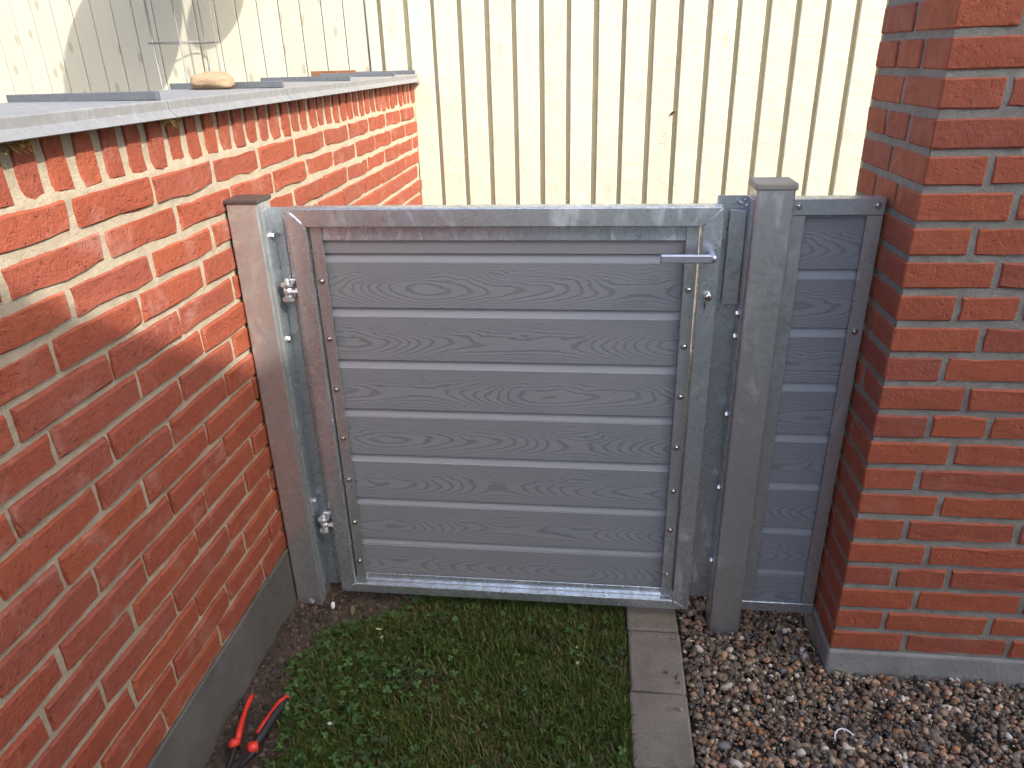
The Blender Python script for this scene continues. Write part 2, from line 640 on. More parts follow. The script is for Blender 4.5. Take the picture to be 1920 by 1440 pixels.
def corner_brick_mesh(w, dep, h, seed, mat):
    bm = bmesh.new()
    bm_box(bm, 0, w, 0, dep, -h / 2, h / 2, .0028, 1)
    rr = random.Random(seed)
    for v in bm.verts:
        v.co += Vector(((rr.random() - .5) * .0016, (rr.random() - .5) * .0016, (rr.random() - .5) * .0016))
    return bm_mesh('brick', bm, mat)


def grid_surface(name, u0, u1, v0, v1, step, fn, mat, smooth=True):
    nu = int((u1 - u0) / step) + 1
    nv = int((v1 - v0) / step) + 1
    U = np.linspace(u0, u1, nu)
    Vv = np.linspace(v0, v1, nv)
    P = np.array([fn(u, v) for v in Vv for u in U], dtype=np.float32)
    i = np.arange(nu - 1)
    jx = np.arange(nv - 1)
    I, J = np.meshgrid(i, jx)
    a = (J * nu + I).ravel()
    F = np.stack([a, a + 1, a + 1 + nu, a + nu], 1)
    return big_mesh(name, P, F, mat, None, smooth)


# ================================================================== SETTING
# one ground sheet to the horizon
gs = 300.0
struct(put('ground', mesh_from('ground', [(-gs, -gs, -.09), (gs, -gs, -.09), (gs, gs, -.09), (-gs, gs, -.09)], [(0, 1, 2, 3)], M['ground'])))


def soil_h(x, y):
    n = mnoise.noise((x * 9, y * 9, 0)) * .010 + mnoise.noise((x * 26, y * 26, 3)) * .006 + mnoise.noise((x * 70, y * 70, 5)) * .003
    w = max(0.0, min(1.0, (-.60 - x) / .22))
    return -.006 + n * (.5 + .9 * w) + .020 * w


soil = struct(put('lawn_soil', grid_surface('lawn_soil', -.90, .12, .30, 3.60, .012, lambda x, y: (x, y, soil_h(x, y)), M['soil'])))
struct(put('gravel_bed', mesh_from('gravel_bed', [(.24, .2, -.035), (2.6, .2, -.035), (2.6, 3.6, -.035), (.24, 3.6, -.035)], [(0, 1, 2, 3)], M['gravel_bed'])))

# row of concrete edging pavers between lawn and gravel
path = struct(put('edging_path', mesh_from('edging_path', [(.108, .2, -.03), (.242, .2, -.03), (.242, 3.5, -.03), (.108, 3.5, -.03)], [(0, 1, 2, 3)], M['gravel_bed'])))
pav = []
for s in range(3):
    bm = bmesh.new()
    bm_box(bm, -.069, .069, -.1045, .1045, -.06, 0, .006, 2)
    rr = random.Random(40 + s)
    for v in bm.verts:
        v.co += Vector(((rr.random() - .5) * .003, (rr.random() - .5) * .003, (rr.random() - .5) * .0015))
    pav.append(bm_mesh('paving_block', bm, M['paver']))
for i in range(14):
    y = .087 + .2125 * i + .1065
    o = put('paving_block', pav[i % 3], path, (.175 + random.uniform(-.002, .002), y + .0, .010 + random.uniform(-.003, .003)))
    o.rotation_euler = (random.uniform(-.008, .008), random.uniform(-.012, .012), random.uniform(-.012, .012))

# ================================================================== LEFT GARDEN WALL
XW = -.850
wall = thing('garden_wall', 'long red brick garden wall capped with zinc sheets, left of the gate', 'wall', (XW, 2.0, 0))


def wput(name, me, loc, rot=None):
    o = put(name, me, wall, (loc[0] - XW, loc[1] - 2.0, loc[2]), rot)
    return o


CP = .0667
ZT = 1.2292


def mortar_x(y, z):
    rec = .0075
    if z > 1.09:
        rec = .0032
    elif z > 1.0:
        rec = .0032 + (1.09 - z) / .09 * .0043
    if z > 1.262:
        rec += min(1.0, (z - 1.262) / .02) * .0045
    n = mnoise.noise((y * 16, z * 16, 1.7)) * .0018 + mnoise.noise((y * 48, z * 48, 4.1)) * .0012 + mnoise.noise((y * 120, z * 120, 8.1)) * .0008
    return -rec + n


wall_bed = grid_surface('mortar', .40, 3.55, .17, 1.36, .0065, lambda y, z: (mortar_x(y, z), y - 2.0, z), M['mortar_wall'])
wput('mortar', wall_bed, (XW, 2.0, 0))
bm = bmesh.new()
bm_box(bm, -.27, -.03, -1.6, 1.55, .10, 1.355)
wput('wall_core', bm_mesh('wall_core', bm, M['mortar_wall']), (XW, 2.0, 0))

wall_bricks = [brick_mesh(.2255, .0515, .05, 100 + s, M['brick_wall'], 1.6) for s in range(10)]
low_bricks = [brick_mesh(.2275, .0537, .05, 115 + s, M['brick_wall'], 1.35) for s in range(10)]
half_bricks = [brick_mesh(.108, .0535, .05, 130 + s, M['brick_wall'], 1.15) for s in range(3)]
OFF = [1.106, 1.168, 1.050, .987]
RZ = math.radians(90)
for r in range(16):
    z = ZT - CP * r
    y0 = OFF[r % 4] + .006
    kk = -3
    while True:
        yc = y0 + .2395 * kk + .12
        kk += 1
        if yc + .114 < .55:
            continue
        if yc - .06 > 3.55:
            break
        me = random.choice(wall_bricks if r < 3 else low_bricks)
        if yc + .114 > 3.553:
            w = 3.55 - (yc - .114)
            if w < .03:
                break
            me = brick_mesh(w, .0510, .05, 900 + r, M['brick_wall'], 1.0)
            yc = 3.55 - w / 2
        o = wput('brick', me, (XW + random.uniform(-.002, .002), yc + random.uniform(-.0015, .0015), z + random.uniform(-.0012, .0012)),
                 (random.uniform(-.006, .006), random.uniform(-.008, .008), RZ + random.uniform(-.006, .006)))
# rowlock course under the coping
rl = [brick_mesh(.049, .100, .05, 200 + s, M['brick_wall'], 1.4) for s in range(8)]
for i in range(-7, 35):
    y = 1.093 + .0705 * i + .026
    if y > 3.54 or y < .6:
        continue
    wput('rowlock_brick', random.choice(rl), (XW - .0030 + random.uniform(-.0025, .0025), y + random.uniform(-.002, .002), 1.3145 + random.uniform(-.003, .003)),
         (random.uniform(-.02, .02), random.uniform(-.012, .012), RZ + random.uniform(-.02, .02)))
bm = bmesh.new()
bm_box(bm, -.27, -.004, -4.8, -1.46, -.1, 1.385)
wput('wall_return', bm_mesh('wall_return', bm, M['brick_wall']), (XW, 2.0, 0))
# rendered foundation strip
bm = bmesh.new()
bm_box(bm, -.26, .001, -1.65, 1.545, -.12, .1945, .004, 1)
wput('foundation', bm_mesh('foundation', bm, M['plinth']), (XW, 2.0, 0))
# zinc coping sheets with raised cross seams
seams = [.25, .84, 1.43, 2.02, 2.605, 3.192, 3.552]
for a, b in zip(seams, seams[1:]):
    prof = [(-.300, 1.330), (-.300, 1.3905), (.016, 1.388), (.0185, 1.385), (.0185, 1.3705), (.034, 1.3565), (.0325, 1.3550), (.0165, 1.3685), (.0165, 1.3835), (.012, 1.3845), (-.297, 1.3870), (-.297, 1.330)]
    ya, yb = a + .0015 - 2, b - .0015 - 2
    V = [(x, ya, z + (0.0012 if a < 1.0 else 0)) for x, z in prof] + [(x, yb, z) for x, z in prof]
    n = len(prof)
    F = [tuple(range(n)), tuple(range(2 * n - 1, n - 1, -1))] + [(i, (i + 1) % n, n + (i + 1) % n, n + i) for i in range(n)]
    sh = wput('coping_sheet', mesh_from('coping_sheet', V, F, M['coping']), (XW, 2.0, 0))
    bm = bmesh.new()
    tl = random.uniform(-.012, .012)
    bm_box(bm, -.302, .014, -.006, .006, 1.3885, 1.4050, .0015, 1)
    se = put('standing_seam', bm_mesh('standing_seam', bm, M['seam']), sh, (0, b - 2.0 - .012, 0))
    se.rotation_euler = (0, random.uniform(-.006, .004), tl)
    bm = bmesh.new()
    bm_box(bm, .0185, .0205, -.016, .016, 1.3575, 1.3845, .0006, 1)

# ================================================================== RIGHT BRICK PILLAR
XP, YP = .605, 1.482
PH = 2.10
PX1 = 1.17
pil = thing('brick_pillar', 'end of thick red brick wall with grey joints, right of the gate', 'pillar', (XP, YP, 0))


def pput(name, me, loc, rot=None, par=None):
    return put(name, me, par or pil, (loc[0] - XP, loc[1] - YP, loc[2]), rot)


PD = .362
def pm(x, z, s):
    return mnoise.noise((x * 11, z * 11, 2.2 + s)) * .0026 + mnoise.noise((x * 60, z * 60, 5.2 + s)) * .0016


pput('mortar', grid_surface('mortar', 0.0046, PX1 - XP, .05, PH, .008, lambda x, z: (x, .0040 + pm(x, z, 0), z), M['mortar_pillar']), (XP, YP, 0))
pput('mortar', grid_surface('mortar', 0.0046, PD - .0036, .05, PH, .008, lambda y, z: (.0040 + pm(y, z, 9), y, z), M['mortar_pillar']), (XP, YP, 0))
bm = bmesh.new()
bm_box(bm, .0105, PX1 - XP, .0105, PD - .006, .05, PH)
pput('wall_core', bm_mesh('wall_core', bm, M['mortar_pillar']), (XP, YP, 0))
bh = .0518
cornerA = [corner_brick_mesh(.1075, .174, bh, 300 + s, M['brick_pillar']) for s in range(4)]
cornerB = [corner_brick_mesh(.1665, .112, bh, 310 + s, M['brick_pillar']) for s in range(4)]
p_str = [brick_mesh(.228, bh, .05, 320 + s, M['brick_pillar'], 1.1) for s in range(7)]
p_hdr = [brick_mesh(.108, bh, .05, 340 + s, M['brick_pillar'], 1.3) for s in range(5)]
p_half = [corner_brick_mesh(.1, .174, bh, 350 + s, M['brick_pillar']) for s in range(3)]
p_third = [corner_brick_mesh(.1, .112, bh, 360 + s, M['brick_pillar']) for s in range(4)]
nrow = int((PH - .065) / CP)
HH = {2, 5, 8, 10, 13, 19}
for r in range(nrow):
    z = .065 + CP * (r + .5)
    jx = lambda: random.uniform(-.0012, .0012)
    jr = lambda: (random.uniform(-.004, .004), random.uniform(-.004, .004), random.uniform(-.004, .004))
    if r % 2 == 1:                                     # corner header, two bricks on the side
        pput('brick', random.choice(cornerA), (XP + jx(), YP + jx(), z + jx()), jr())
        pput('brick', random.choice(p_half), (XP + jx(), YP + .188, z + jx()), jr())
        x = XP + .1195
        seq = ['h', 's', 's', 's', 's'] if (r * 7 % 5) in (1, 3) else ['s', 's', 's', 'h', 's']
    else:                                              # corner three-quarter, three bricks on the side
        pput('brick', random.choice(cornerB), (XP + jx(), YP + jx(), z + jx()), jr())
        for q in range(2):
            pput('brick', random.choice(p_third), (XP + jx(), YP + .125 * (q + 1), z + jx()), jr())
        x = XP + .1785
        seq = ['s'] * 5
    for s in seq:
        w = .228 if s == 's' else .108
        me = random.choice(p_str if s == 's' else p_hdr)
        if x + w > PX1:
            w = PX1 - x
            if w < .03:
                break
            me = brick_mesh(w, bh, .05, 700 + r, M['brick_pillar'], .7)
        pput('brick', me, (x + w / 2, YP + jx(), z + jx()), jr())
        x += w + .0115
bm = bmesh.new()
bm_box(bm, -.004, PX1 - XP, -.003, PD + .003, -.12, .0655, .006, 2)
pput('foundation', bm_mesh('foundation', bm, M['plinth_p']), (XP, YP, 0))
bm = bmesh.new()
bm_box(bm, -.02, PX1 - XP + .02, -.02, PD + .02, PH + .002, PH + .04, .004, 1)
pput('capping', bm_mesh('capping', bm, M['plinth']), (XP, YP, 0))

# ================================================================== FENCE AND PLANK WALL
FY = 3.56


def fence_board(w, t, h, seed, mat, wob=.0016, segs=16):
    rr = random.Random(seed)
    V, F = [], []
    a = b = 0.0
    for i in range(segs + 1):
        z = h * i / segs
        a += (rr.random() - .5) * wob
        b += (rr.random() - .5) * wob
        a *= .8
        b *= .8
        e = .0025
        x0, x1 = -w / 2 + a, w / 2 + b
        V += [(x0, t, z), (x0, e, z), (x0 + e, 0, z), (x1 - e, 0, z), (x1, e, z), (x1, t, z)]
    for i in range(segs):
        for k in range(6):
            j = (k + 1) % 6
            F.append((i * 6 + k, i * 6 + j, (i + 1) * 6 + j, (i + 1) * 6 + k))
    F.append(tuple(range(5, -1, -1)))
    F.append(tuple(range(segs * 6, segs * 6 + 6)))
    return mesh_from('board', V, F, mat)


fence = thing('board_fence', 'tall cream painted board fence with shadowed gaps behind the gate', 'fence', (0, FY, 0))
fb = [fence_board(.0998, .021, 2.4, 500 + s, M['fence']) for s in range(7)]
bb = [fence_board(.070, .02, 2.4, 520 + s, M['fence_back']) for s in range(3)]
for i in range(24):
    gx = -.989 + .1206 * i
    put('board', random.choice(fb), fence, (gx + .0603 + random.uniform(-.0015, .0015), random.uniform(-.001, .001), .03), (0, 0, random.uniform(-.006, .006)))
    put('back_board', random.choice(bb), fence, (gx, .0235, .03))
for z in (.35, 1.2, 2.1):
    box('rail', -1.02, 1.92, .046, .09, z, z + .09, M['fence_back'], fence)

tube('splinter', [(.322, .002, 1.195), (.328, -.010, 1.203), (.337, -.020, 1.208)], [.006, .0055, .003], M['rust'], fence, 6, False)
plank = thing('plank_wall', 'cream knotty planks set edge to edge behind the garden wall', 'plank wall', (-2, FY, 0))
pl = [fence_board(.0962, .02, 2.5, 540 + s, M['plank'], .0002, 4) for s in range(5)]
x = -1.054
bm = bmesh.new()
bm_box(bm, -.024, .024, -.012, .01, .03, 2.5, .003, 1)
put('trim_board', bm_mesh('trim_board', bm, M['plank']), plank, (-1.022 + 2, .006, 0))
i = 0
while x > -4.6:
    put('plank', pl[i % 5], plank, (x - .05 + 2, .004 + random.uniform(-.001, .001), .03))
    x -= .1002
    i += 1
box('backing', -2.6, .93, .026, .05, .03, 2.5, M['fence_back'], plank)

# ================================================================== GATE POSTS
def post(name, label, x0, x1, y0, y1, ztop, capmat, capz, capover, group):
    t = thing(name, label, 'gate post', ((x0 + x1) / 2, (y0 + y1) / 2, 0), group)
    w, d = (x1 - x0) / 2, (y1 - y0) / 2
    bm = bmesh.new()
    bm_box(bm, -w, w, -d, d, -.15, ztop, .005, 3)
    o = put('post_tube', bm_mesh('post_tube', bm, M['zinc_post']), t)
    bm = bmesh.new()
    bm_box(bm, -w - capover, w + capover, -d - capover, d + capover, ztop - .004, ztop + capz, min(.004, capz * .45), 2)
    put('cap', bm_mesh('cap', bm, capmat), t)
    return t


def screw_mesh(r=.0052, h=.004):
    bm = bmesh.new()
    bm_tube(bm, [(0, 0, 0), (0, -h * .55, 0), (0, -h, 0)], [r, r * .95, r * .55], 10)
    bm_tube(bm, [(0, .0004, 0), (0, -.0012, 0)], [r * 1.5, r * 1.5], 12)
    return bm_mesh('screw', bm, M['screw'])


SCREW = screw_mesh()


def hex_bolt(r=.0075, h=.006):
    bm = bmesh.new()
    bm_tube(bm, [(0, 0, 0), (0, -h, 0)], r, 6)
    bm_tube(bm, [(0, .0, 0), (0, -.0015, 0)], r * 1.45, 14)
    return bm_mesh('bolt', bm, M['screw'])


BOLT = hex_bolt()

PLX0, PLX1, PLY0, PLY1 = -.8445, -.7690, 1.604, 1.679
lp = post('gate_post', 'dull galvanised gate post with flat dark cap, standing against the long brick wall', PLX0, PLX1, PLY0, PLY1, 1.160, M['cap_dark'], .006, .003, 'gate posts')
ox, oy = lp.location.x, lp.location.y


def lput(name, me, loc, rot=None, par=None):
    return put(name, me, par or lp, (loc[0] - ox, loc[1] - oy, loc[2]), rot)


# folded mounting angle on the post's gate side
bm = bmesh.new()
prof = [(-.7688, 1.622), (-.7645, 1.622), (-.7645, 1.668), (-.742, 1.668), (-.7405, 1.6715), (-.692, 1.6715), (-.692, 1.6755), (-.7425, 1.6755), (-.744, 1.672), (-.7688, 1.672)]
a = [bm.verts.new((x - ox, y - oy, .035)) for x, y in prof]
b = [bm.verts.new((x - ox, y - oy, 1.138)) for x, y in prof]
bm.faces.new(a)
bm.faces.new(b[::-1])
for i in range(len(prof)):
    j = (i + 1) % len(prof)
    bm.faces.new((a[i], a[j], b[j], b[i]))
ang = put('mounting_angle', bm_mesh('mounting_angle', bm, M['zinc']), lp)
for z in (1.075, .815, .335):
    o = lput('bolt', BOLT, (-.7635, 1.648, z), (0, 0, math.radians(90)), ang)

PRX0, PRX1, PRY0, PRY1 = .3295, .4085, 1.600, 1.680
rp = post('gate_post', 'bare galvanised gate post with rounded grey cap, standing in the gravel', PRX0, PRX1, PRY0, PRY1, 1.183, M['cap_grey'], .012, .0035, 'gate posts')
ox2, oy2 = rp.location.x, rp.location.y


def rput(name, me, loc, rot=None, par=None):
    return put(name, me, par or rp, (loc[0] - ox2, loc[1] - oy2, loc[2]), rot)


bm = bmesh.new()
prof = [(.3292, 1.618), (.3255, 1.618), (.3255, 1.6715), (.262, 1.6715), (.262, 1.6755), (.3292, 1.6755)]
a = [bm.verts.new((x - ox2, y - oy2, .055)) for x, y in prof]
b = [bm.verts.new((x - ox2, y - oy2, 1.158)) for x, y in prof]
bm.faces.new(a)
bm.faces.new(b[::-1])
for i in range(len(prof)):
    j = (i + 1) % len(prof)
    bm.faces.new((a[i], a[j], b[j], b[i]))
stop = put('stop_angle', bm_mesh('stop_angle', bm, M['zinc']), rp)
bm = bmesh.new()
bm_box(bm, .288 - ox2, .3248 - ox2, 1.655 - oy2, 1.6585 - oy2, .913, 1.130, .0012, 1)
put('strike_plate', bm_mesh('strike_plate', bm, M['zinc_strip']), rp)
for z in (.898, .842, .640, .432, .205):
    rput('bolt', BOLT, (.3245, 1.640, z), (0, 0, math.radians(-90)), stop)
rput('bolt', BOLT, (.276, 1.671, 1.055), None, stop)
# weld spatter at the top of the stop
bm = bmesh.new()
for q in range(7):
    g = bmesh.ops.create_icosphere(bm, subdivisions=1, radius=random.uniform(.002, .0045), matrix=Matrix.Translation((.318 - ox2 + random.uniform(-.012, .006), 1.655 - oy2 + random.uniform(-.012, .01), 1.152 + random.uniform(-.014, .005))))
put('weld_bead', bm_mesh('weld_bead', bm, M['zinc_white'], True), rp)

# ================================================================== THE GATE
GX0, GX1, GZ0, GZ1, GY = -.711, .2705, .047, 1.143, 1.620
FW = .043
gate = thing('garden_gate', 'low garden gate of grey boards in a galvanised frame between two posts', 'gate', ((GX0 + GX1) / 2, GY, GZ0))
gx, gy, gz = gate.location


def gbox(name, x0, x1, y0, y1, z0, z1, mat, bev=.001, par=None):
    return box(name, x0 - gx, x1 - gx, y0 - gy, y1 - gy, z0 - gz, z1 - gz, mat, par or gate, bev, 1)


def gprism(name, poly, y0, y1, mat, bev):
    return prism(name, [(x - gx, z - gz) for x, z in poly], y0 - gy, y1 - gy, mat, gate, bev)


e = .0006
gprism('frame_rail', [(GX0 + e, GZ1), (GX1 - e, GZ1), (GX1 - FW - e, GZ1 - FW), (GX0 + FW + e, GZ1 - FW)], GY, GY + .043, M['zinc'], .0025)
gprism('frame_rail', [(GX0 + e, GZ0), (GX0 + FW + e, GZ0 + .030), (GX1 - FW - e, GZ0 + .030), (GX1 - e, GZ0)], GY, GY + .043, M['zinc'], .0025)
gprism('frame_stile', [(GX0, GZ0 + e), (GX0, GZ1 - e), (GX0 + FW, GZ1 - FW - e), (GX0 + FW, GZ0 + .030 + e)], GY, GY + .043, M['zinc'], .0025)
gprism('frame_stile', [(GX1, GZ0 + e), (GX1 - FW, GZ0 + .030 + e), (GX1 - FW, GZ1 - FW - e), (GX1, GZ1 - e)], GY, GY + .043, M['zinc'], .0025)
# weld beads at the mitres
for cx, cz, sx, sz in ((GX0, GZ1, 1, -1), (GX1, GZ1, -1, -1), (GX0, GZ0, 1, .7), (GX1, GZ0, -1, .7)):
    pts = [(cx + sx * FW * t - gx, -.0003, cz + sz * FW * t - gz) for t in (0.08, .3, .5, .7, .95)]
    tube('weld_seam', pts, .0016, M['zinc'], gate, 6)
# inner strips
SL0, SL1, SR0, SR1 = -.664, -.636, .1955, .2232
lstrip = gbox('edge_strip', SL0, SL1, 1.6315, 1.6345, .082, 1.098, M['zinc_strip'], .0008)
gbox('strip_return', SL0, SL0 + .003, 1.6350, 1.668, .082, 1.098, M['zinc_strip'], .0, lstrip).location = (0, 0, 0)
rstrip = gbox('edge_strip', SR0, SR1, 1.6315, 1.6345, .082, 1.098, M['zinc_strip'], .0008)
gbox('strip_return', SR1 - .003, SR1, 1.6350, 1.668, .082, 1.098, M['zinc_strip'], .0, rstrip).location = (0, 0, 0)
gbox('bright_band', SL0 + .002, SR1 - .002, 1.6370, 1.6395, 1.0665, 1.0985, M['zinc_band'], .0006)
gbox('bright_band', SL0 + .002, SR1 - .002, 1.6370, 1.6395, .0785, .1045, M['zinc_band'], .0006)
# boards
GT = [1.034, .8995, .7625, .6255, .4915, .3545, .2205]
GB = GT[1:] + [.090]
FYB = 1.6440


def board_mesh(w, fh, seed):
    """grained face of height fh with a recessed smooth tongue above; local origin in the middle of the face"""
    z0, z1 = -fh / 2, fh / 2
    pr = [(.014, z0 + .001), (.0015, z0), (0, z0 + .0015), (0, z1 - .0006), (.0022, z1 + .0004), (.0085, z1 + .0225), (.0085, z1 + .034), (.016, z1 + .034)]
    V = [(-w / 2, y, z) for y, z in pr] + [(w / 2, y, z) for y, z in pr]
    n = len(pr)
    F = [tuple(range(n - 1, -1, -1)), tuple(range(n, 2 * n))] + [(i, (i + 1) % n, n + (i + 1) % n, n + i) for i in range(n)]
    return mesh_from('board', V, F, M['board'])


bw = SR1 - SL0 - .012
for top, bot in zip(GT, GB):
    fh = (top - .0215) - bot
    put('board', board_mesh(bw, fh, 0), gate, ((SL0 + SR1) / 2 - gx, FYB - gy, (bot + fh / 2) - gz))
gbox('top_fillet', SL0 + .006, SR1 - .006, FYB, FYB + .012, 1.034, 1.082, M['smooth_board'], .0008)
for z in (.969, .822, .685, .545, .418, .281, .149):
    put('screw', SCREW, lstrip, (-.6505 - gx, 1.6315 - gy, z - gz), (0, random.uniform(0, 3), 0))
for z in (.955, .817, .687, .547, .420, .300, .155):
    put('screw', SCREW, rstrip, (.2085 - gx, 1.6315 - gy, z - gz), (0, random.uniform(0, 3), 0))
# lever handle
bm = bmesh.new()
bm_box(bm, .136 - gx, .247 - gx, 1.562 - gy, 1.572 - gy, 1.0335 - gz, 1.0525 - gz, .003, 2)
hd = put('handle', bm_mesh('handle', bm, M['alu']), gate)
bm = bmesh.new()
bm_tube(bm, [(.248 - gx, 1.6195 - gy, 1.0445 - gz), (.248 - gx, 1.585 - gy, 1.0445 - gz), (.247 - gx, 1.568 - gy, 1.0435 - gz), (.243 - gx, 1.564 - gy, 1.043 - gz)], [.0085, .0085, .0095, .0085], 14)
put('handle_neck', bm_mesh('handle_neck', bm, M['alu'], True), hd)
# lock cylinder and keyhole
bm = bmesh.new()
bm_tube(bm, [(.2495 - gx, .002, .945 - gz), (.2495 - gx, -.004, .945 - gz), (.2495 - gx, -.0135, .945 - gz), (.2495 - gx, -.0150, .945 - gz)], [.0105, .0100, .0085, .0065], 16)
lk = put('lock_cylinder', bm_mesh('lock_cylinder', bm, M['chrome'], True), gate)
box('key_slot', .2487 - gx, .2503 - gx, -.0158, -.0148, .9405 - gz, .9495 - gz, M['dark_hole'], lk)
box('lock_slot', .2440 - gx, .2466 - gx, -.0006, .003, .912 - gz, .930 - gz, M['dark_hole'], lk)
# adjustable hinges
for hz in (.943, .268):
    hx, hy = -.7375, 1.632
    h = put('hinge', mesh_from('hinge', [], []), gate, (hx - gx, hy - gy, hz - gz))
    bm = bmesh.new()
    bm_box(bm, -.013, .013, .0235, .0365, -.024, .024, .002, 1)
    put('hinge_plate', bm_mesh('hinge_plate', bm, M['zinc_white']), h)
    for zz in (-.021, .015):
        bm = bmesh.new()
        bm_tube(bm, [(0, 0, zz), (0, 0, zz + .006)], .0165, 16)
        bm_box(bm, -.0125, .0125, .002, .026, zz + .0003, zz + .0057)
        put('hinge_lug', bm_mesh('hinge_lug', bm, M['zinc_white']), h)
    bm = bmesh.new()
    bm_tube(bm, [(0, 0, -.026), (0, 0, .023), (0, 0, .030), (0, 0, .033)], [.0072, .0072, .0072, .004], 12)
    put('hinge_pin', bm_mesh('hinge_pin', bm, M['zinc_white'], True), h)
    bm = bmesh.new()
    bm_tube(bm, [(0, 0, -.0135), (0, 0, .0125)], .0115, 14)
    put('hinge_eye', bm_mesh('hinge_eye', bm, M['zinc_white'], True), h)
    bm = bmesh.new()
    bm_tube(bm, [(.009, 0, 0), (.0265, .004, 0)], .0068, 10)
    bm_tube(bm, [(.018, .002, 0), (.0245, .003, 0)], .0105, 6)
    put('eye_bolt', bm_mesh('eye_bolt', bm, M['zinc_white']), h)

# ================================================================== SIDE PANEL
sp = thing('side_panel', 'narrow fixed panel of grey boards between gravel post and brick pillar', 'panel', (.505, 1.626, .055))
sx, sy, sz = sp.location


def sbox(name, x0, x1, y0, y1, z0, z1, mat, bev=.001):
    return box(name, x0 - sx, x1 - sx, y0 - sy, y1 - sy, z0 - sz, z1 - sz, mat, sp, bev, 1)


sbox('frame_strip', .4105, .4410, 1.6260, 1.6290, .086, 1.1225, M['zinc_strip'])
sbox('frame_strip', .5665, .5985, 1.6260, 1.6290, .086, 1.1225, M['zinc_strip'])
sbox('frame_rail', .4105, .5990, 1.6240, 1.6650, 1.1230, 1.1580, M['zinc_strip'], .0015)
sbox('frame_rail', .4105, .5990, 1.6240, 1.6650, .0550, .0855, M['zinc'], .0015)
sbox('frame_edge', .5955, .5985, 1.6295, 1.6640, .086, 1.1225, M['zinc_strip'], 0)
ST = [1.136, 1.002, .8655, .7285, .5920, .4555, .3195, .1865]
SB = ST[1:] + [.060]
for top, bot in zip(ST, SB):
    fh = (top - .0215) - bot
    put('board', board_mesh(.176, fh, 1), sp, (.504 - sx, 1.6360 - sy, bot + fh / 2 - sz))
for x, z in ((.424, 1.1415), (.5845, 1.1430), (.5825, .862)):
    put('screw', SCREW, sp, (x - sx, (1.6240 if z > 1.1 else 1.626) - sy, z - sz))

# ================================================================== GRAVEL
def ico(sub):
    bm = bmesh.new()
    bmesh.ops.create_icosphere(bm, subdivisions=sub, radius=1)
    V = np.array([v.co[:] for v in bm.verts])
    F = np.array([[v.index for v in f.verts] for f in bm.faces])
    bm.free()
    return V, F


def pebble_field(n, region, size, zbase, zspread, pal, sub=2, jag=.22, flat=(.55, .9)):
    V0, F0 = ico(sub)
    variants = []
    for s in range(10):
        L = V0 * np.array([1, rng.uniform(.6, .95), rng.uniform(*flat)])
        dd = np.array([mnoise.noise(Vector(v) * 1.3 + Vector((s * 7.1, 0, 0))) + .5 * mnoise.noise(Vector(v) * 2.7 + Vector((0, s * 3.3, 0))) for v in V0])
        variants.append(L * (1 + jag * dd)[:, None])
    Vs, Fs, Cs = [], [], []
    k = 0
    cnt = 0
    pal = np.array(pal)
    while cnt < n:
        x = rng.uniform(region[0], region[1])
        y = rng.uniform(region[2], region[3])
        ok, h = region[4](x, y)
        if not ok:
            continue
        r = size[0] + (size[1] - size[0]) * rng.random() ** 1.6
        a, b_, c_ = rng.uniform(0, 6.28), rng.normal(0, .45), rng.normal(0, .45)
        Rm = np.array((Matrix.Rotation(a, 3, 'Z') @ Matrix.Rotation(b_, 3, 'X') @ Matrix.Rotation(c_, 3, 'Y')))
        P = (variants[rng.integers(10)] * r) @ Rm.T + np.array([x, y, h + zbase + rng.uniform(0, zspread)])
        Vs.append(P)
        Fs.append(F0 + k)
        col = pal[rng.integers(len(pal))] * rng.uniform(.75, 1.9)
        Cs.append(np.tile(np.clip(col, 0, .85), (len(P), 1)))
        k += len(P)
        cnt += 1
    return np.concatenate(Vs), np.concatenate(Fs), np.concatenate(Cs)


PAL = [(.185, .130, .085), (.14, .105, .075), (.25, .165, .105), (.11, .092, .074), (.21, .165, .12), (.30, .19, .115), (.19, .115, .08),
       (.085, .075, .066), (.16, .128, .098), (.34, .255, .165), (.13, .105, .082), (.50, .44, .36), (.28, .135, .065), (.12, .115, .11), (.20, .15, .108), (.07, .062, .056)]


def in_gravel(x, y):
    if x < .252 or (x > .595 and y > 1.475) or (.322 < x < .416 and 1.593 < y < 1.687):
        return False, 0
    return True, 0.006 * mnoise.noise((x * 5, y * 5, 0)) - (.006 if y > 1.6 else 0)


V, F, Cc = pebble_field(9500, (.25, 1.3, 1.02, 2.05, in_gravel), (.0048, .0125), -.018, .020, PAL, 1, .34, (.45, .8))
Vf, Ff, Cf = pebble_field(5500, (.25, 1.3, 1.02, 2.05, in_gravel), (.0020, .0045), -.010, .014, PAL, 1, .34, (.5, .9))
Vl, Fl, Cl = pebble_field(160, (.25, 1.3, 1.02, 2.05, in_gravel), (.0125, .0170), -.010, .010, PAL, 2, .3, (.45, .75))
Vk, Fk, Ck = pebble_field(16, (.15, .246, 1.05, 1.62, lambda x, y: (rng.random() < (x - .14) * 9, .013)), (.0030, .0065), .002, .001, PAL, 1, .3, (.5, .8))
for A, B, D in ((Vf, Ff, Cf), (Vl, Fl, Cl), (Vk, Fk, Ck)):
    F = np.concatenate([F, B + len(V)])
    V = np.concatenate([V, A])
    Cc = np.concatenate([Cc, D])
V2, F2, C2 = pebble_field(1500, (.25, 1.9, .45, 1.05, in_gravel), (.006, .014), -.018, .018, PAL, 1, .34, (.45, .8))
me = big_mesh('gravel', np.concatenate([V, V2]), np.concatenate([F, F2 + len(V)]), M['pebble'], np.concatenate([Cc, C2]), True)
stuff(put('gravel', me), 'mixed brown and grey pebble gravel beside the edging pavers', 'gravel')

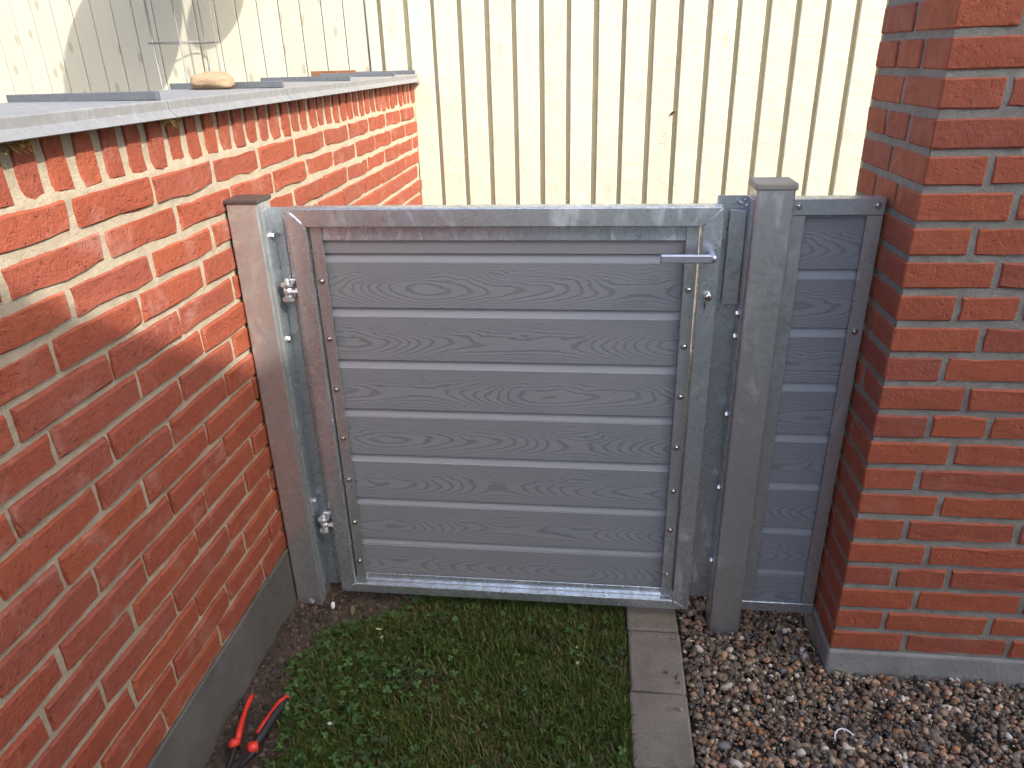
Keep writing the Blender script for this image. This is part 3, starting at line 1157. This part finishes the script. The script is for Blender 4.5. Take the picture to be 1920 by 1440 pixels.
# soil crumbs and clods along the wall foot
def in_soil(x, y):
    if x > -.50 - .10 * mnoise.noise((y * 5, 0, 0)) and not (y > 1.56 and x < -.4):
        return False, 0
    if PLX0 - .005 < x < PLX1 + .005 and PLY0 - .005 < y < PLY1 + .005:
        return False, 0
    return True, soil_h(x, y)


SP = [(.075, .055, .042), (.05, .04, .033), (.095, .07, .05), (.06, .05, .042)]
V, F, Cc = pebble_field(4200, (-.848, -.40, .95, 1.9, in_soil), (.0020, .0110), -.002, .003, SP, 1, .4, (.6, 1.0))
stuff(put('soil_crumbs', big_mesh('soil_crumbs', V, F, M['chip'], Cc, False)), 'dark crumbly soil along the foot of the brick wall', 'soil')

# ================================================================== GRASS AND CLOVER
def lawn_density(x, y):
    edge = (-.745 + .07 * mnoise.noise((y * 4.0, 2.0, 0)) + .05 * mnoise.noise((y * 13, 1.0, 0)))
    if y > 1.45:
        edge += (y - 1.45) * 1.05
    d = max(0.0, min(1.0, (x - edge) / .10))
    bare = mnoise.noise((x * 5.5, y * 5.5, 7.0)) * .6 + mnoise.noise((x * 14, y * 14, 9.0)) * .3
    return d * (1.0 if bare < .16 else .28)


def grass(n, x0, x1, y0, y1, hmin, hmax):
    X = np.empty(0)
    Y = np.empty(0)
    while len(X) < n:
        x = rng.uniform(x0, x1, n)
        y = rng.uniform(y0, y1, n)
        keep = np.array([rng.random() < lawn_density(a, b_) for a, b_ in zip(x, y)])
        X = np.concatenate([X, x[keep]])
        Y = np.concatenate([Y, y[keep]])
    X, Y = X[:n], Y[:n]
    Z = np.array([soil_h(a, b_) for a, b_ in zip(X, Y)]) - .003
    L = hmin + (hmax * 1.12 - hmin) * rng.beta(1.6, 2.8, n)
    az = rng.uniform(0, 2 * np.pi, n)
    lean = rng.beta(2.2, 1.5, n) * 1.5
    w = rng.uniform(.0012, .0028, n)
    dx, dy = np.cos(az), np.sin(az)
    px, py = -dy, dx
    levels = [0, .4, .75, 1.0]
    Wd = [1.0, .9, .6, .08]
    V = np.zeros((n, 8, 3))
    cx, cz = np.zeros(n), np.zeros(n)
    prev = 0
    for li, t in enumerate(levels):
        ang = lean * (t ** .8) * 1.15
        seg = (t - prev) * L
        cx = cx + np.sin(ang) * seg
        cz = cz + np.cos(ang) * seg * (np.where(ang > 1.45, .2, 1))
        prev = t
        for s, sg in ((0, -1), (1, 1)):
            V[:, li * 2 + s, 0] = X + dx * cx + px * sg * w * Wd[li]
            V[:, li * 2 + s, 1] = Y + dy * cx + py * sg * w * Wd[li]
            V[:, li * 2 + s, 2] = Z + cz
    V[:, :, 0] = np.where(V[:, :, 2] > .0165, np.minimum(V[:, :, 0], .126), np.minimum(V[:, :, 0], .1035))
    F = np.array([[0, 1, 3, 2], [2, 3, 5, 4], [4, 5, 7, 6]])
    Fa = (F[None] + (np.arange(n) * 8)[:, None, None]).reshape(-1, 4)
    t = rng.random(n)
    g1 = np.array([.046, .086, .015])
    g2 = np.array([.128, .165, .032])
    g3 = np.array([.24, .19, .09])
    tone = np.array([mnoise.noise((a * 6, b_ * 6, 4.0)) for a, b_ in zip(X, Y)])
    c = g1[None] * (1 - t[:, None]) + g2[None] * t[:, None]
    dry = (rng.random(n) < np.clip(.13 + .45 * tone, .05, .5))[:, None]
    c = np.where(dry, g3[None] * rng.uniform(.5, 1.0, (n, 1)), c) * rng.uniform(.7, 1.25, (n, 1))
    return V.reshape(-1, 3), Fa, np.repeat(c, 8, 0)


Va, Fa, Ca = grass(46000, -.76, .104, .98, 1.95, .016, .046)
Vb, Fb, Cb = grass(9000, -.6, .104, 1.95, 3.5, .03, .07)
Vc, Fc, Cd = grass(6000, -.76, .104, .5, .98, .02, .05)
Vg = np.concatenate([Va, Vb, Vc])
Fg = np.concatenate([Fa, Fb + len(Va), Fc + len(Va) + len(Vb)])
stuff(put('lawn_grass', big_mesh('lawn_grass', Vg, Fg, M['grass'], np.concatenate([Ca, Cb, Cd]), True)), 'short matted green lawn grass in front of and under the gate', 'grass')


def clover(n):
    Vs, Fs, Cs = [], [], []
    k = 0
    c = 0
    while c < n:
        x = rng.uniform(-.78, .09)
        y = rng.uniform(1.0, 1.72)
        p = .95 * max(0, min(1, (-.36 - x) / .2)) + .10
        if mnoise.noise((x * 7, y * 7, 21.0)) < -.12 and x < -.3:
            p *= .2
        if rng.random() > p or lawn_density(x, y) < .12:
            continue
        h = rng.uniform(.010, .032)
        z = soil_h(x, y) + h
        big = rng.random() < .10
        r = rng.uniform(.009, .014) if big else rng.uniform(.0045, .0080)
        a0 = rng.uniform(0, 6.28)
        tilt = Matrix.Rotation(rng.normal(0, .35), 3, 'X') @ Matrix.Rotation(rng.normal(0, .35), 3, 'Y')
        col = np.array([.042, .092, .022]) * rng.uniform(.6, 1.9) + np.array([.012, .012, 0.004]) * rng.random()
        nl = 1 if big else 3
        for l in range(nl):
            a = a0 + l * 2.094
            d = Vector((math.cos(a), math.sin(a), 0))
            s = Vector((-d.y, d.x, 0))
            pts = [Vector((0, 0, 0)), d * r * .55 + s * r * .62 + Vector((0, 0, r * .25)), d * r * 1.25 + s * r * .66 + Vector((0, 0, r * .22)), d * r * 1.62 + s * r * .25 + Vector((0, 0, r * .05)),
                   d * r * 1.5, d * r * 1.62 - s * r * .25 + Vector((0, 0, r * .05)), d * r * 1.25 - s * r * .66 + Vector((0, 0, r * .22)), d * r * .55 - s * r * .62 + Vector((0, 0, r * .25))]
            for q in pts:
                qq = tilt @ q
                Vs.append((x + qq.x, y + qq.y, z + qq.z))
                Cs.append(col)
            for t in ((0, 1, 2), (0, 2, 3), (0, 3, 4), (0, 4, 5), (0, 5, 6), (0, 6, 7)):
                Fs.append([k + i for i in t])
            k += 8
        c += 1
    return np.array(Vs), np.array(Fs), np.array(Cs)


V, F, Cc = clover(900)
stuff(put('clover_patch', big_mesh('clover_patch', V, F, M['clover'], Cc, False)), 'low clover and weed leaves among the grass near the brick wall', 'clover')

# ================================================================== SMALL THINGS
def daisy(label, x, y, r, tilt):
    t = thing('daisy', label, 'flower', (x, y, soil_h(x, y)), 'daisies in the lawn')
    h = .030
    bm = bmesh.new()
    n = 13
    for i in range(n):
        a = 2 * math.pi * i / n
        d = Vector((math.cos(a), math.sin(a), 0))
        s = Vector((-d.y, d.x, 0))
        v = [bm.verts.new(p) for p in (d * r * .25 - s * r * .08, d * r * .25 + s * r * .08, d * r * .95 + s * r * .15 + Vector((0, 0, r * .2)), d * r * 1.05 + Vector((0, 0, r * .2)), d * r * .95 - s * r * .15 + Vector((0, 0, r * .2)))]
        bm.faces.new(v)
    o = put('petals', bm_mesh('petals', bm, M['white_petal']), t, (0, 0, h), tilt)
    bm = bmesh.new()
    bmesh.ops.create_uvsphere(bm, u_segments=8, v_segments=5, radius=r * .36, matrix=Matrix.Diagonal((1, 1, .6, 1)))
    put('flower_eye', bm_mesh('flower_eye', bm, M['yellow'], True), t, (0, 0, h + .001), tilt)
    tube('stem', [(0, 0, 0), (.002, 0, h * .5), (0, 0, h)], .0009, M['leaf'], t, 5)


daisy('larger white daisy near the gate, above another daisy, by the bare soil', -.570, 1.497, .0085, (-.5, .2, 0))
daisy('small white daisy close below the larger one near the bare soil', -.553, 1.470, .0055, (-.4, -.2, 1))
daisy('single white daisy beside the red-handled pliers', -.600, 1.185, .0060, (-.3, .1, 0))
daisy('small white daisy on the dark lawn nearest the edging pavers', -.025, 1.425, .0052, (-.5, .3, 2))
daisy('tiny white daisy bud alone on the lawn below the middle of the gate', -.028, 1.482, .0036, (-.7, .3, 2))

# fallen leaves and pebbles at the soil
def leaf(label, x, y, L, rz, tilt):
    bm = bmesh.new()
    rows = 6
    vv = []
    for i in range(rows + 1):
        t = i / rows
        w = math.sin(math.pi * min(1, t * .98 + .01)) ** .8 * L * .22
        zc = math.sin(t * 2.4) * L * .12
        vv.append([bm.verts.new((-w, (t - .5) * L, zc + w * .35)), bm.verts.new((0, (t - .5) * L, zc)), bm.verts.new((w, (t - .5) * L, zc + w * .35))])
    for a, b in zip(vv, vv[1:]):
        bm.faces.new((a[0], a[1], b[1], b[0]))
        bm.faces.new((a[1], a[2], b[2], b[1]))
    g = bmesh.ops.solidify(bm, geom=bm.faces[:], thickness=.0006)
    o = put('fallen_leaf', bm_mesh('fallen_leaf', bm, M['leaf'], True), None, (x, y, soil_h(x, y) + .012), (tilt, .15, rz))
    tag(o, label, 'leaf', 'fallen leaves on the soil')


leaf('pale green fallen leaf on bare soil below the gate corner', -.672, 1.583, .030, .2, .5)
leaf('small yellowish fallen leaf on soil beside the wall foundation', -.846 + .026, 1.205, .020, 2.2, .3)


def rock(name, label, cat, x, y, z, sx_, sy_, sz_, mat, seed, group=None, rz=0.0):
    V0, F0 = ico(4)
    P = []
    for v in V0:
        d = mnoise.noise(Vector(v) * 1.1 + Vector((seed, 0, 0))) * .22 + mnoise.noise(Vector(v) * 3.0 + Vector((0, seed, 0))) * .06 + mnoise.noise(Vector(v) * 9 + Vector((0, seed, 0))) * .035
        q = np.sign(v) * np.abs(v) ** .82
        P.append(q * (1 + d) * np.array([sx_, sy_, sz_]))
    o = put(name, big_mesh(name, P, F0, mat, None, True), None, (x, y, z), (0, 0, rz))
    return tag(o, label, cat, group)


rock('field_stone', 'tan rounded stone lying on the zinc wall coping', 'stone', -1.005, 1.968, 1.4095, .056, .034, .0225, M['stone'], 3.3, None, .05)
rock('pebble', 'small pale pebble at the foot of the dark-capped post', 'pebble', -.793, 1.588, .032, .008, .006, .007, M['plinth_p'], 6.3, 'pebbles on the soil')
rock('pebble', 'white pebble on the soil just right of the dark-capped post', 'pebble', -.727, 1.578, .030, .006, .007, .010, M['white_plastic'], 8.3, 'pebbles on the soil')

# curl of white plastic on the gravel
pts = []
for i in range(13):
    t = i / 12
    a = math.pi * (1.02 - .86 * t)
    pts.append((.583 + .021 * math.cos(a) + .004 * t, 1.256 + .024 * math.sin(a), .016 + .005 * math.sin(math.pi * t)))
ps = tube('plastic_strip', pts, .0019, M['white_plastic'], None, 8)
tag(ps, 'curled white plastic strip lying on the gravel', 'plastic strip')

# rusty strip behind the coping
rs = box('rusty_strip', -1.26, -1.06, 3.355, 3.37, 1.392, 1.413, M['rust'], None, .001)
tag(rs, 'rusty flat iron strip lying across the far end of the wall coping', 'metal strip')

# pliers
pz = .022
pl_t = thing('pliers', 'pump pliers with red and black grips lying open on the soil', 'pliers', (-.766, 1.112, 0))
po = Vector((-.78, 1.15, 0))


def pp(L):
    return [Vector(p) - po for p in L]


h1 = tube('handle_grip', pp([(-.828, 1.278, .036), (-.829, 1.262, .035), (-.826, 1.235, .034), (-.820, 1.205, .034), (-.813, 1.175, .034), (-.806, 1.150, .033)]), [.0072, .0078, .0066, .0082, .0098, .0088], M['red'], pl_t, 12, True, [(.75, 1)] * 6)
tube('grip_guard', pp([(-.800, 1.150, .035), (-.812, 1.142, .036), (-.818, 1.138, .032)]), [.008, .0115, .008], M['red'], pl_t, 10)
h2 = tube('handle_grip', pp([(-.735, 1.272, .040), (-.742, 1.250, .040), (-.748, 1.220, .039), (-.752, 1.190, .039), (-.756, 1.160, .038), (-.760, 1.140, .037)]), [.0065, .0098, .0108, .0112, .0104, .0084], M['black'], pl_t, 12, True, [(.85, 1)] * 6)
tube('grip_inlay', pp([(-.737, 1.277, .041), (-.747, 1.257, .043), (-.754, 1.228, .042), (-.759, 1.195, .042), (-.763, 1.168, .041)]), [.0074, .0080, .0068, .0082, .0070], M['red'], pl_t, 10)
tube('grip_guard', pp([(-.752, 1.140, .038), (-.764, 1.133, .040), (-.772, 1.136, .036)]), [.0105, .0135, .008], M['red'], pl_t, 10)
# steel shanks, slotted head and jaws
tube('shank', pp([(-.806, 1.152, .033), (-.803, 1.115, .031), (-.797, 1.075, .029), (-.790, 1.035, .028)]), [.0060, .0062, .0075, .009], M['steel_dark'], pl_t, 8, True, [(1, .6)] * 4)
bm = bmesh.new()
outl = [(-.764, 1.142), (-.753, 1.128), (-.768, 1.085), (-.795, 1.030), (-.835, .985), (-.850, .992), (-.822, 1.035), (-.795, 1.085), (-.778, 1.128)]
a = [bm.verts.new(Vector((x, y, .026)) - po) for x, y in outl]
b = [bm.verts.new(Vector((x, y, .036)) - po) for x, y in outl]
bm.faces.new(a)
bm.faces.new(b[::-1])
for i in range(len(outl)):
    j = (i + 1) % len(outl)
    bm.faces.new((a[i], a[j], b[j], b[i]))
bmesh.ops.bevel(bm, geom=bm.edges[:], offset=.0015, segments=1, affect='EDGES')
put('jaw', bm_mesh('jaw', bm, M['steel_dark']), pl_t)
sl = [(-.771, 1.112), (-.781, 1.092), (-.794, 1.064), (-.806, 1.040)]
tube('adjusting_slot', pp([(x, y, .0362) for x, y in sl]), .0032, M['black'], pl_t, 8, True, [(1, .4)] * 4)

# dry moss and straw poking out under the coping
for nm, yy, nb, lab in (('dry_moss', 1.02, 70, 'larger tuft of dry moss hanging under the near end of the coping'), ('dry_moss', 1.437, 60, 'tuft of dry moss under the first coping joint from the near end')):
    bm = bmesh.new()
    for q in range(nb):
        p0 = Vector((random.uniform(-.006, .004), random.gauss(0, .018), random.uniform(-.008, .006)))
        d = Vector((random.uniform(.1, .9), random.gauss(0, .8), random.uniform(-1, .25))).normalized() * random.uniform(.008, .022)
        w = Vector((random.gauss(0, 1), random.gauss(0, 1), random.gauss(0, 1))).normalized() * .0009
        v = [bm.verts.new(p0 - w), bm.verts.new(p0 + w), bm.verts.new(p0 + d * .6 + w * .7 + Vector((0, 0, -.001))), bm.verts.new(p0 + d), bm.verts.new(p0 + d * .6 - w * .7)]
        bm.faces.new(v)
    for q in range(12):
        bmesh.ops.create_icosphere(bm, subdivisions=1, radius=random.uniform(.003, .007), matrix=Matrix.Translation((random.uniform(-.006, .004), random.gauss(0, .018), random.uniform(-.006, .006))))
    o = put(nm, bm_mesh(nm, bm, M['straw']), None, (XW + .008, yy, 1.352))
    stuff(o, lab, 'moss')

# wire plant cage beyond the wall
cg = thing('wire_cage', 'round wire plant support standing beyond the wall', 'plant support', (-1.835, 3.385, -.09))
cr = .145
for a in (178, 292, 2, 80, 240):
    ca, sa = math.cos(math.radians(a)), math.sin(math.radians(a))
    tube('wire', [(cr * ca, cr * sa, 0), (cr * ca, cr * sa, 2.2)], .0028, M['wire'], cg, 6)
for z in (.6, 1.1, 1.632, 2.15):
    pts = [(cr * math.cos(t * math.pi / 14), cr * math.sin(t * math.pi / 14), z) for t in range(29)]
    tube('wire_ring', pts, .0026, M['wire'], cg, 6)

# added stand with two unseen balls, shaped to cast round shadows on the planks
ls = thing('shadow_stand', 'added pole with two unseen cloth balls beyond the wall, shaped to cast round shadows', 'shadow caster', (-3.3, 3.0, -.09))
tube('pole', [(0, 0, 0), (0, 0, 2.9)], .02, M['wire'], ls, 10)
tube('arm', [(0, 0, 2.85), (1.0, .05, 2.95), (2.25, .08, 2.9)], .014, M['wire'], ls, 8)
for x, z, r in ((-1.645, 2.13, .215), (-1.145, 2.285, .098)):
    bm = bmesh.new()
    bmesh.ops.create_uvsphere(bm, u_segments=24, v_segments=14, radius=r, matrix=Matrix.Diagonal((1, 1, 1.3 if r > .1 else 1.15, 1)))
    put('shadow_ball', bm_mesh('shadow_ball', bm, M['shadow_ball'], True), ls, (x + 3.3, .08, z + .09))
    tube('cord', [(x + 3.3, .08, z + .09 + r), (x + 3.3, .08, 2.92)], .003, M['wire'], ls, 6)

# unseen building behind the viewpoint: gable shaped and stack added to shade the gate
hs = thing('shade_house', 'unseen pale rendered building behind the viewpoint, gable and stack shaped to shade the gate', 'shade_house', (4.6, -4.0, -.09))
YG = -.96
def vz(x):
    return 3.93 + .50 * (x - 2.32)
xe0, xr, xe1 = 1.36, 4.2, 7.04
poly = [(xe0 + .25, 0), (xe1 - .25, 0), (xe1 - .25, vz(xe0 + .25) - .12), (xr, vz(xr) - .12), (xe0 + .25, vz(xe0 + .25) - .12)]
k = lambda L: [(x - 4.6, z + .09) for x, z in L]
bm = bmesh.new()
bm_prism(bm, k(poly), YG + .02 + 4.0, -7.0 + 4.0)
put('wall', bm_mesh('wall', bm, M['render']), hs)
for s in (0, 1):
    L = [(xe0, vz(xe0)), (xr, vz(xr)), (xr, vz(xr) - .11), (xe0, vz(xe0) - .11)]
    if s:
        L = [(2 * xr - x + .002, z) for x, z in L]
    bm = bmesh.new()
    bm_prism(bm, k(L), YG - .0 + 4.0, -7.3 + 4.0)
    put('roof', bm_mesh('roof', bm, M['roof']), hs)
box('shade_chimney', 2.76 - 4.6, 3.17 - 4.6, YG - .20 + 4.0, YG + 4.0 - .003, 3.6, 4.62 + .09, M['brick_pillar'], hs)  # added to keep the gate's upper left in shade
